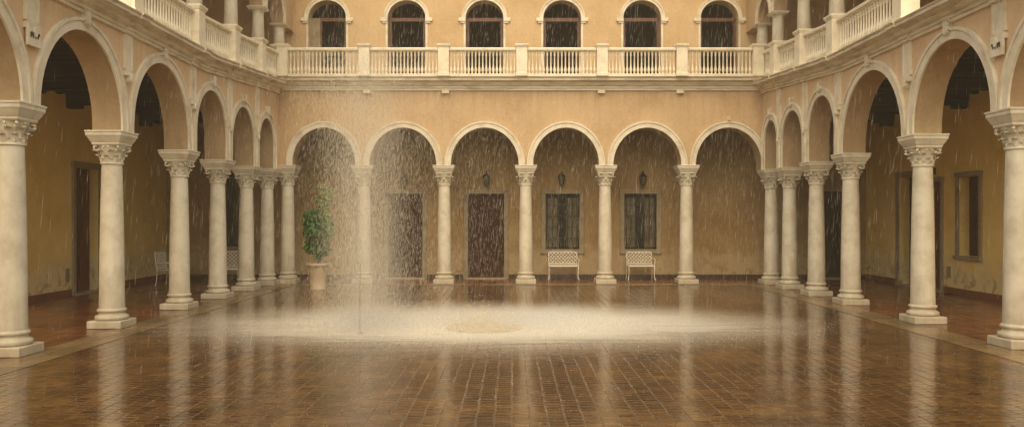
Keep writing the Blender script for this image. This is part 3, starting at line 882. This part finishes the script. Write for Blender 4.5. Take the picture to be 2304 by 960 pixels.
ul = ['left loggia column above the second arch, above the frame',
      'left loggia column rising from the pedestal nearest the top left of the photo', 'thickest visible white column on the left balcony',
      'slimmer white column on the left balcony, next to the corner pier', 'pale corner column where the left balcony meets the ochre back wall']
ur = ['right loggia column above the second arch, above the frame',
      'right loggia column rising from the pedestal nearest the top right of the photo', 'thickest visible white column on the right balcony',
      'slimmer white column on the right balcony, next to the corner pier', 'pale corner column where the right balcony meets the ochre back wall']
first = True
for X, cols, labs, gn in ((UPX_L, YCOL_L[2:6] + [22.30], ul, 'columns of the left loggia'), (UPX_R, YCOL_R[2:6] + [22.30], ur, 'columns of the right loggia')):
    for i, y in enumerate(cols):
        o = uproto if first else copy_tree(uproto); first = False
        zb = balz(y) + .895 + (.003 if i < 4 else .115)
        o.location = (X, y, zb); o.scale = (1.05, 1.05, (US - zb)/1.0)
        o['label'] = labs[i]; o['category'] = 'column'; o['group'] = gn

# ------------------------------------------------------------------ balustrades
BPROF = [(.036,0),(.036,.025),(.020,.035),(.024,.05),(.038,.09),(.041,.12),(.034,.16),(.021,.22),(.018,.34),(.019,.50),(.028,.515),(.028,.53),(.019,.545),(.032,.57),(.032,.63)]
bb = MB(); bb.lathe(BPROF, 12)
bal_proto = bb.build('baluster', M_baluster, None, smooth=True, angle=50)
bal_used = [False]
def get_bal(parent, loc):
    if not bal_used[0]:
        o = bal_proto; bal_used[0] = True
    else:
        o = bal_proto.copy(); col.objects.link(o)
    o.parent = parent; o.location = loc
    return o
def bal_bay(p0, p1, n, label, group, width=.17):
    """balustrade between two pedestals from p0 to p1 (x, y, z)"""
    p0, p1 = Vector(p0), Vector(p1)
    ang = math.atan2(p1.y-p0.y, p1.x-p0.x); ln = math.hypot(p1.x-p0.x, p1.y-p0.y); rise = p1.z-p0.z
    t = thing('balustrade', label, 'balustrade', tuple(p0), ang, group)
    def rail(z0, z1, hw, name, mould=0):
        b = MB()
        prof = [(-hw,z0),(hw,z0),(hw,z1-mould),(hw-mould,z1),(-hw+mould,z1),(-hw,z1-mould)] if mould else [(-hw,z0),(hw,z0),(hw,z1),(-hw,z1)]
        m = len(prof)
        vs = [(0,y,z) for y, z in prof] + [(ln,y,z+rise) for y, z in prof]
        fs = [(k,(k+1) % m,m+(k+1) % m,m+k) for k in range(m)] + [tuple(range(m)), tuple(range(m,2*m))]
        b.add(vs, fs); return b.build(name, M_baluster, t)
    rail(.001, .075, .09, 'bottom_rail'); rail(.705, .73, .06, 'upper_fillet'); rail(.73, .80, .09, 'top_rail', .02)
    for k in range(n):
        f = (k+.5)/n
        get_bal(t, (ln*f, 0, .075 + rise*f))
    return t
def pedestal_build(root, hw=.15, h=.86):
    b = MB(); b.lathe([(hw+.015,.002),(hw+.015,.09),(hw,.10),(hw,h-.09)], square=True); b.build('dado', M_baluster, root, bevel=.006)
    b = MB(); b.lathe([(hw+.008,h-.089),(hw+.016,h-.07),(hw+.030,h-.045),(hw+.035,h-.04),(hw+.035,h)], square=True); b.build('cap', M_baluster, root, bevel=.006)
pp = thing('balustrade_pedestal', '', 'pedestal'); pedestal_build(pp)
pfirst = [True]
def pedestal(loc, sc, label, group):
    o = pp if pfirst[0] else copy_tree(pp); pfirst[0] = False
    o.location = loc; o.scale = sc; o['label'] = label; o['group'] = group; o['category'] = 'pedestal'
BY = 22.17
bx = [-6.34, -4.08, -1.89, .27, 2.49, 4.69, 6.80]
hw = .15
for i, x in enumerate(bx):
    lab = ['pedestal ending the back balustrade at the left corner', 'back balustrade pedestal between the first and second arched doors', 'back balustrade pedestal between the second and third arched doors',
           'middle pedestal of the back balustrade, between the third and fourth arched doors', 'back balustrade pedestal between the fourth and fifth arched doors', 'back balustrade pedestal between the fifth and sixth arched doors',
           'pedestal ending the back balustrade at the right corner'][i]
    pedestal((x, BY, BACKZ), (1, 1, 1.03), lab, 'pedestals of the back balustrade')
names6 = ['leftmost', 'second from left', 'third from left', 'fourth from left', 'fifth from left', 'rightmost']
doors6 = ['below the half-shuttered arched door', 'below the second arched door', 'below the third arched door', 'below the fourth arched door', 'below the fifth arched door', 'below the sixth arched door']
for i in range(6):
    bal_bay((bx[i]+hw+.004, BY, BACKZ), (bx[i+1]-hw-.004, BY, BACKZ), 19 if i < 5 else 17, 'white back balustrade bay ' + doors6[i] + ', ' + names6[i], 'bays of the back balustrade')
for X, cols, sd in ((UPX_L, YCOL_L, 'left'), (UPX_R, YCOL_R, 'right')):
    ys = cols[2:6] + [22.30]
    plab = ['pedestal of the %s balcony above the second arcade column', 'pedestal of the %s balcony beside the cornice break, its cap at the photo top',
            'pedestal carrying the thickest visible column of the %s balcony', 'pedestal carrying the slimmer column of the %s balcony', 'corner pedestal of the %s balcony']
    for i, y in enumerate(ys):
        pedestal((X, y, balz(y)), (1.12, 1.12, 1.04 if i < 4 else 1.17), plab[i] % sd, 'pedestals of the %s balcony' % sd)
    blab = ['large balustrade bay of the %s balcony cut by the top of the photo', 'balustrade bay of the %s balcony just before the thickest column',
            'short balustrade bay of the %s balcony between its two columns', 'last balustrade bay of the %s balcony, touching the corner']
    for i in range(4):
        h2 = .15*1.12+.004
        a, c = ys[i]+h2, ys[i+1]-h2
        bal_bay((X, a, balz(a)), (X, c, balz(c)), max(9, int((c-a)/.118)), blab[i] % sd, 'bays of the %s balcony balustrade' % sd)

# roofs over the upper floor (above the frame; they shade the loggias)
for x0, x1, y0, y1, z, lab in ((GL-.6, -6.0, 12.4, 24.8, 9.4, 'roof slab over the left loggia'), (6.48, GR+.6, 12.4, 24.8, 9.4, 'roof slab over the right loggia'), (-5.99, 6.47, 22.7, 24.8, 9.62, 'roof slab over the back range')):
    b = MB(); b.box(x0, x1, y0, y1, z, z+.2)
    tag(b.build('roof_slab', M_roof), lab, 'roof', kind='thing')

# ------------------------------------------------------------------ wall lanterns
lan = thing('wall_lantern', '', 'lantern')
b = MB(); b.lathe([(.05,-.02),(.05,.0)], 12, Matrix.Translation((0,-.002,.10)) @ Matrix.Rotation(R(90),4,'X'))
b.tube([(0,-.02,.10),(0,-.10,.16),(0,-.17,.20),(0,-.20,.17)], .013, 6); b.tube([(0,-.02,.04),(0,-.07,.06),(0,-.11,.13)], .008, 5)
b.build('bracket', M_iron, lan)
T = Matrix.Translation((0,-.20,0))
b = MB(); b.lathe([(.035,-.16),(.05,-.15),(.085,.03),(.085,.035)], 6, T); b.build('glass', M_lglass, lan)
b = MB()
b.lathe([(.02,-.21),(.03,-.19),(.012,-.18),(.055,-.165),(.058,-.15)], 6, T)
b.lathe([(.105,.036),(.11,.05),(.06,.10),(.03,.125),(.03,.145),(.012,.15),(.02,.17),(.006,.20)], 6, T)
for k in range(6):
    a = 2*PI*k/6; b.tube([(.054*math.cos(a),-.20+.054*math.sin(a),-.15),(.09*math.cos(a),-.20+.09*math.sin(a),.036)], .006, 4)
b.build('frame', M_iron, lan)
llab = ['black wall lantern above the door behind the fountain spray', 'black wall lantern above the middle wooden door', 'black wall lantern above the left grilled window', 'black wall lantern above the right grilled window']
for i, x in enumerate((-3.26, -.77, 1.50, 3.95)):
    o = lan if i == 0 else copy_tree(lan)
    o.location = (x, GB, 3.04); o['label'] = llab[i]; o['group'] = 'wall lanterns in the back gallery'; o.scale = (1.15,1,1.2)

# ------------------------------------------------------------------ white garden benches and chairs (lattice backs)
def bench(name, cat, label, w, loc, rz, h=.80, scroll=True, group=None):
    t = thing(name, label, cat, loc, rz, group)
    hw = w/2
    b = MB()     # seat: frame and slats
    b.tube([(-hw,-.24,.42),(hw,-.24,.42)], .016, 6); b.tube([(-hw,.20,.42),(hw,.20,.42)], .014, 6)
    for k in range(9):
        y = -.22 + k*.05
        b.box(-hw+.01, hw-.01, y, y+.034, .425, .437)
    b.build('seat', M_white, t)
    b = MB()     # back: frame filled with a diamond lattice
    z0, z1 = .47, h
    yb = lambda z: .21 + (z-.42)*.16
    fr = [(-hw,yb(z0),z0),(-hw,yb(z1-.03),z1-.03),(-hw+.03,yb(z1),z1),(hw-.03,yb(z1),z1),(hw,yb(z1-.03),z1-.03),(hw,yb(z0),z0),(-hw,yb(z0),z0)]
    b.tube(fr, .014, 6)
    st = .105
    def clip(c, sg):
        pts = []
        for k in range(41):
            z = z0 + (z1-z0)*k/40; x = c + sg*(z-z0)
            if -hw < x < hw: pts.append((x, yb(z), z))
        return pts
    c = -hw-(z1-z0)
    while c < hw+(z1-z0):
        for sg in (1, -1):
            p = clip(c if sg > 0 else c, sg)
            if len(p) > 2: b.tube([p[0], p[-1]], .0105, 5)
        c += st
    b.build('backrest', M_white, t)
    for sx in (-1, 1):
        b = MB()
        b.tube([(sx*hw,-.24,.42),(sx*hw,-.255,.36),(sx*(hw-.005),-.235,.25),(sx*(hw-.005),-.215,.14),(sx*(hw+.01),-.235,.05),(sx*(hw+.03),-.27,.012)], [.018,.020,.017,.013,.013,.016], 6)
        b.build('leg', M_white, t)
        b = MB()
        b.tube([(sx*hw,yb(z0),z0),(sx*hw,.21,.42),(sx*hw,.215,.28),(sx*hw,.225,.14),(sx*(hw+.01),.26,.012)], [.014,.016,.015,.012,.015], 6)
        b.build('leg', M_white, t)
        b = MB()
        b.tube([(sx*hw,yb(.62),.62),(sx*(hw+.012),.08,.635),(sx*(hw+.02),-.10,.63),(sx*(hw+.02),-.22,.61),(sx*(hw+.015),-.265,.57),(sx*hw,-.245,.53),(sx*hw,-.235,.42)], .014, 6)
        b.build('armrest', M_white, t)
    b = MB(); b.tube([(-hw,-.225,.18),(hw,-.225,.18)], .007, 5) if not scroll else b.tube([(-hw,.0,.39),(hw,.0,.39)], .01, 5)
    b.build('stretcher', M_white, t)
    return t
bench('garden_bench', 'bench', 'white lattice-back garden bench under the left grilled window', .86, (1.53, 23.86, .004), 0, .82, group='white garden seats')
bench('garden_bench', 'bench', 'white lattice-back garden bench under the right grilled window', .76, (3.83, 23.86, .004), 0, .82, group='white garden seats')
bench('garden_chair', 'chair', 'white metal garden chair against the dim wall right of the mahogany door', .46, (-9.32, 21.75, .004), R(80), .92, group='white garden seats')
bench('garden_chair', 'chair', 'white metal garden chair between two columns, below the tall dark window', .46, (-7.86, 22.4, .004), R(8), .90, group='white garden seats')

# ------------------------------------------------------------------ potted shrub
pl = thing('potted_plant', 'tall leafy green shrub in a pale terracotta pot by the left back corner', 'potted plant', (-5.02, 20.7, .002))
b = MB()
b.lathe([(.18,0),(.20,.0),(.205,.05),(.19,.07),(.215,.30),(.25,.50),(.275,.60),(.285,.61),(.31,.625),(.315,.66),(.305,.69),(.27,.69),(.26,.66),(.25,.62)], 32)
b.build('pot', M_terra, pl, smooth=True, angle=45)
b = MB(); b.lathe([(.252,.60),(.252,.63)], 24); b.build('soil', M_soil, pl)
b = MB()
rnd = random.Random(5)
b.tube([(0,0,.62),(.02,.01,.9),(-.03,.0,1.25),(.05,.02,1.7),(.12,.0,2.2),(.16,.02,2.7)], [.03,.028,.024,.018,.012,.005], 6)
for k in range(14):
    z = .95+.11*k; a = rnd.uniform(0, 2*PI); l = rnd.uniform(.18, .36)*(1 if z < 1.9 else .7)
    b.tube([(-.0,.0,z),(l*.5*math.cos(a),l*.5*math.sin(a),z+.10),(l*math.cos(a),l*math.sin(a),z+.22)], [.010,.007,.003], 4)
b.build('trunk', M_bark, pl)
def leaves(clumps, n, size, name, mat, seed):
    rn = random.Random(seed); vs = []; fs = []
    wts = [c[3]**2 for c in clumps]
    for k in range(n):
        cx, cy, cz, r, ez = rn.choices(clumps, wts)[0]
        while True:
            d = Vector((rn.gauss(0,1), rn.gauss(0,1), rn.gauss(0,1)))
            if d.length > .1: break
        d.normalize(); rr = r*(rn.random()**.45)*rn.uniform(.85,1.12)
        p = Vector((cx, cy, cz)) + Vector((d.x*rr, d.y*rr, d.z*rr*ez))
        nrm = (d + Vector((rn.gauss(0,.6), rn.gauss(0,.6), rn.gauss(0,.6)+.5))).normalized()
        t = nrm.cross(Vector((rn.gauss(0,1), rn.gauss(0,1), rn.gauss(0,1)))).normalized(); u = nrm.cross(t)
        s = size*rn.uniform(.6,1.25); o = len(vs)
        vs += [p - t*s*.5, p + u*s*.26 - t*s*.08 + nrm*s*.05, p + t*s*.5 - nrm*s*.08, p - u*s*.26 - t*s*.08 + nrm*s*.05]
        fs.append((o, o+1, o+2, o+3))
    b = MB(); b.v = [tuple(v) for v in vs]; b.f = fs
    return b.build(name, mat, pl, fix=False)
cl = [(-.16,0,1.86,.26,.8),(.12,.05,1.72,.27,.85),(-.05,-.1,1.52,.30,.8),(.22,.0,1.48,.20,.9),(-.24,.05,1.44,.19,.9),(.05,.1,1.22,.25,.8),(-.16,-.05,1.10,.22,.8),(.16,-.08,1.02,.20,.9),(-.02,0,1.98,.18,.8),(.02,-.05,.86,.13,.9),(-.27,0,1.70,.13,.9),(.30,.02,1.66,.12,.9)]
leaves(cl, 3200, .118, 'crown', M_leaf, 3)
cl2 = [(.12,0,2.18,.17,1),(.02,.05,2.32,.15,1),(.22,0,2.42,.20,.9),(.10,0,2.62,.16,.8),(.34,.0,2.52,.14,.8),(.26,0,2.20,.13,1),(.24,0,1.98,.14,1)]
leaves(cl2, 1100, .09, 'young_shoots', M_leaf2, 4)

# ------------------------------------------------------------------ courtyard: stone cover, pipe
dc = thing('well_cover', 'low domed round stone cover in the middle of the splashing water', 'well cover', (-.46, 13.42, .004))
b = MB(); b.lathe([(.64,0),(.64,.03),(.61,.04)], 48); b.build('rim', M_manhole, dc, smooth=True, angle=40)
b = MB(); b.lathe([(.56,.0405),(.50,.060),(.38,.078),(.2,.09),(.05,.094)], 48); b.build('lid', M_manhole, dc, smooth=True, angle=40)
fp = thing('fountain_pipe', 'thin upright pipe standing in the spray left of the round cover', 'pipe', (-2.43, 12.78, .004))
b = MB(); b.tube([(0,0,.0),(.0,0,.5),(.010,0,1.12)], [.011,.009,.006], 8); b.build('riser', M_rust, fp, smooth=True)
b = MB(); b.lathe([(.06,0),(.06,.012),(.025,.02),(.02,.05)], 16); b.build('foot', M_rust, fp)

# ------------------------------------------------------------------ water: rain, spray, splash
def drops(items, name, mat, sides=3):
    """items: (x, y, z, half length, radius, lean x)"""
    vs = []; fs = []
    cs = [(math.cos(2*PI*k/sides), math.sin(2*PI*k/sides)) for k in range(sides)]
    for x, y, z, h, r, lx in items:
        o = len(vs)
        vs.append((x+lx*h, y, z+h))
        vs += [(x-lx*h*.4+r*c, y+r*s, z-h*.4) for c, s in cs]
        vs.append((x-lx*h, y, z-h))
        for k in range(sides):
            k2 = (k+1) % sides
            fs.append((o, o+1+k, o+1+k2)); fs.append((o+sides+1, o+1+k2, o+1+k))
    b = MB(); b.v = vs; b.f = fs
    return b.build(name, mat, None, fix=False)
rn = random.Random(21)
it = []
for k in range(13000):
    y = 6.0 + 15.9*rn.random()**.6; x = rn.uniform(-6.2, 6.5); z = rn.uniform(.05, 8.6)
    big = rn.random() < .12
    it.append((x, y, z, rn.uniform(.04,.13)*(1.4 if big else 1), rn.uniform(.0008,.0017)*(y/14)**.8*(1.5 if big else 1), .085 + rn.gauss(0,.02)))
rain = drops(it, 'rain', M_rain)
tag(rain, 'slanting drops of rain falling through the whole courtyard', 'rain', kind='stuff')
it = []
AX, AY = -2.48, 12.9
for k in range(60000):
    z = 4.5*rn.random()**1.3
    sg = .34 + .50*max(0, 1-z/1.2) + .10*max(0, z-2.2)
    x = AX + rn.gauss(-.02, sg) ; y = AY + rn.gauss(0, .40)
    if rn.random() < .22: x = AX + .08 + abs(rn.gauss(0, .55))*(1 if rn.random() < .66 else -.7)
    if rn.random() < .12: x = AX + rn.gauss(.7, 1.1); z = 4.6*rn.random()
    if x < AX-.62 and z < 2.8 and rn.random() < .6: continue
    it.append((x, y, z+.02, rn.uniform(.010,.040), rn.uniform(.0008,.0019), .06 + rn.gauss(0,.03)))
sp = drops(it, 'fountain_spray', M_spray)
tag(sp, 'dense veil of falling drops around the thin pipe', 'spray', kind='stuff')
it = []
for k in range(9000):
    x = rn.uniform(-6.0, .5) if rn.random() < .8 else rn.uniform(-6, 2.5)
    z = 5.6*rn.random(); y = rn.uniform(20.8, 21.9)
    if rn.random() > math.exp(-((x+2.8)/3.2)**2): continue
    it.append((x, y, z, rn.uniform(.03,.09), rn.uniform(.0014,.0030), .06 + rn.gauss(0,.03)))
dr = drops(it, 'cornice_drip', M_rain)
tag(dr, 'thin curtain of drops falling from the back cornice', 'dripping water', kind='stuff')
it = []
for k in range(15000):
    a = rn.uniform(0, 2*PI); q = abs(rn.gauss(0, .42))
    x = -.5 + 4.9*q*math.cos(a); y = 13.45 + 2.0*q*math.sin(a)
    if not (-5.9 < x < 6.2): continue
    it.append((x, y, .02 + abs(rn.gauss(0, .11))*(1.4-min(1,q)), rn.uniform(.006,.016), rn.uniform(.003,.007), rn.gauss(0,.5)))
for k in range(4500):
    x = rn.uniform(-6, 6.3); y = 7.0 + 14.8*rn.random()
    it.append((x, y, .012 + abs(rn.gauss(0,.02)), rn.uniform(.003,.008), rn.uniform(.0015,.0032), rn.gauss(0,.5)))
sd = drops(it, 'splash_water', M_spray, 4)
tag(sd, 'bouncing splash drops over the flooded middle of the courtyard', 'splash', kind='stuff')
FCX, FCY, FRX, FRY = -.4, 13.8, 6.6, 3.3
b = MB()
n = 48; b.add([(FCX,FCY,.009)] + [(FCX+FRX*math.cos(2*PI*k/n), FCY+FRY*math.sin(2*PI*k/n), .009) for k in range(n)], [(0, 1+k, 1+(k+1) % n) for k in range(n)])
tag(b.build('foam', foam_mat(FCX, FCY, FRX, FRY), None, fix=False), 'pale sheet of foaming water spread over the brick paving', 'foam', kind='stuff')

def blob(name, centre, radii, mat, label, zmin=.012):
    b = MB(); nu, nv = 28, 12
    prof = [(math.sin(PI*j/nv), -math.cos(PI*j/nv)) for j in range(1, nv)]
    vs = []; fs = []
    for r, z in prof:
        for k in range(nu):
            a = 2*PI*k/nu
            vs.append((centre[0]+radii[0]*r*math.cos(a), centre[1]+radii[1]*r*math.sin(a), max(zmin, centre[2]+radii[2]*z)))
    m = len(prof)
    for j in range(m-1):
        for k in range(nu): fs.append((j*nu+k, j*nu+(k+1) % nu, (j+1)*nu+(k+1) % nu, (j+1)*nu+k))
    fs.append(tuple(range(nu))); fs.append(tuple(range((m-1)*nu, m*nu)))
    b.add(vs, fs)
    o = b.build(name, mat)
    return tag(o, label, 'mist', kind='stuff')
c1, r1 = (-.5, 13.6, .0), (6.2, 2.4, .44)
blob('ground_mist', c1, r1, mist_mat('ground_mist_volume', c1, r1, 3.5, (.6,.9,2.0), 1.55, .3), 'low bank of white mist over the flooded paving')
c2, r2 = (-2.38, 12.95, .5), (.95, .95, 5.6)
blob('spray_mist', c2, r2, mist_mat('spray_mist_volume', c2, r2, 1.7, (2.4,2.4,.35), 1.8, .3), 'upright veil of fine mist around the thin pipe')

# thin rainy haze in the air of the whole palace (its faces lie outside the walls)
b = MB(); b.box(-30, 30, -12, 40, -1, 14)
m = bpy.data.materials.new('rain_haze'); m.use_nodes = True; nt = m.node_tree
nt.nodes.remove(nt.nodes['Principled BSDF'])
vs = N(nt, 'ShaderNodeVolumeScatter'); vs.inputs['Color'].default_value = (1,.90,.74,1); vs.inputs['Density'].default_value = .0024; vs.inputs['Anisotropy'].default_value = .1
L(nt, vs.outputs[0], nt.nodes['Material Output'].inputs['Volume'])
hz = b.build('haze', m); tag(hz, 'thin warm rain haze filling the air', 'haze', kind='stuff')

# ------------------------------------------------------------------ light
w = bpy.data.worlds.new('World'); scene.world = w; w.use_nodes = True
nt = w.node_tree; bg = nt.nodes['Background']
sky = N(nt, 'ShaderNodeTexSky', sky_type='NISHITA'); sky.sun_disc = False
SUN_EL, SUN_ROT = R(52), R(184)
sky.sun_elevation = SUN_EL; sky.sun_rotation = SUN_ROT
sky.air_density = 1.0; sky.dust_density = 5.0; sky.ozone_density = .5
warm = mixc(nt, 1.0, sky.outputs[0], (1.24, 1.11, .81), 'MULTIPLY')
L(nt, warm, bg.inputs['Color']); bg.inputs['Strength'].default_value = .15
sd_ = bpy.data.lights.new('sun', 'SUN'); sd_.energy = 2.05; sd_.angle = R(110); sd_.color = (1, .90, .71)
so = bpy.data.objects.new('sun', sd_); col.objects.link(so)
dirv = Vector((math.sin(SUN_ROT)*math.cos(SUN_EL), math.cos(SUN_ROT)*math.cos(SUN_EL), math.sin(SUN_EL)))
so.rotation_euler = dirv.to_track_quat('Z', 'Y').to_euler()

# ------------------------------------------------------------------ camera and render settings
cd = bpy.data.cameras.new('camera'); cam = bpy.data.objects.new('camera', cd); col.objects.link(cam)
cam.location = (0, 0, EYE); cam.rotation_euler = (R(90), 0, 0)
cd.sensor_width = 36; cd.lens = 36*1800/2304; cd.shift_y = 10/2304; cd.clip_end = 2000; cd.clip_start = .05
scene.camera = cam
scene.render.engine = 'CYCLES'
cy = scene.cycles
cy.use_denoising = True
try: cy.denoiser = 'OPENIMAGEDENOISE'
except Exception: pass
cy.max_bounces = 7; cy.diffuse_bounces = 4; cy.glossy_bounces = 3; cy.volume_bounces = 1; cy.transparent_max_bounces = 24
cy.caustics_reflective = False; cy.caustics_refractive = False; cy.sample_clamp_indirect = 4
cy.volume_step_rate = 1.0; cy.volume_max_steps = 96
scene.view_settings.view_transform = 'Standard'; scene.view_settings.look = 'None'; scene.view_settings.exposure = 0; scene.view_settings.gamma = 1
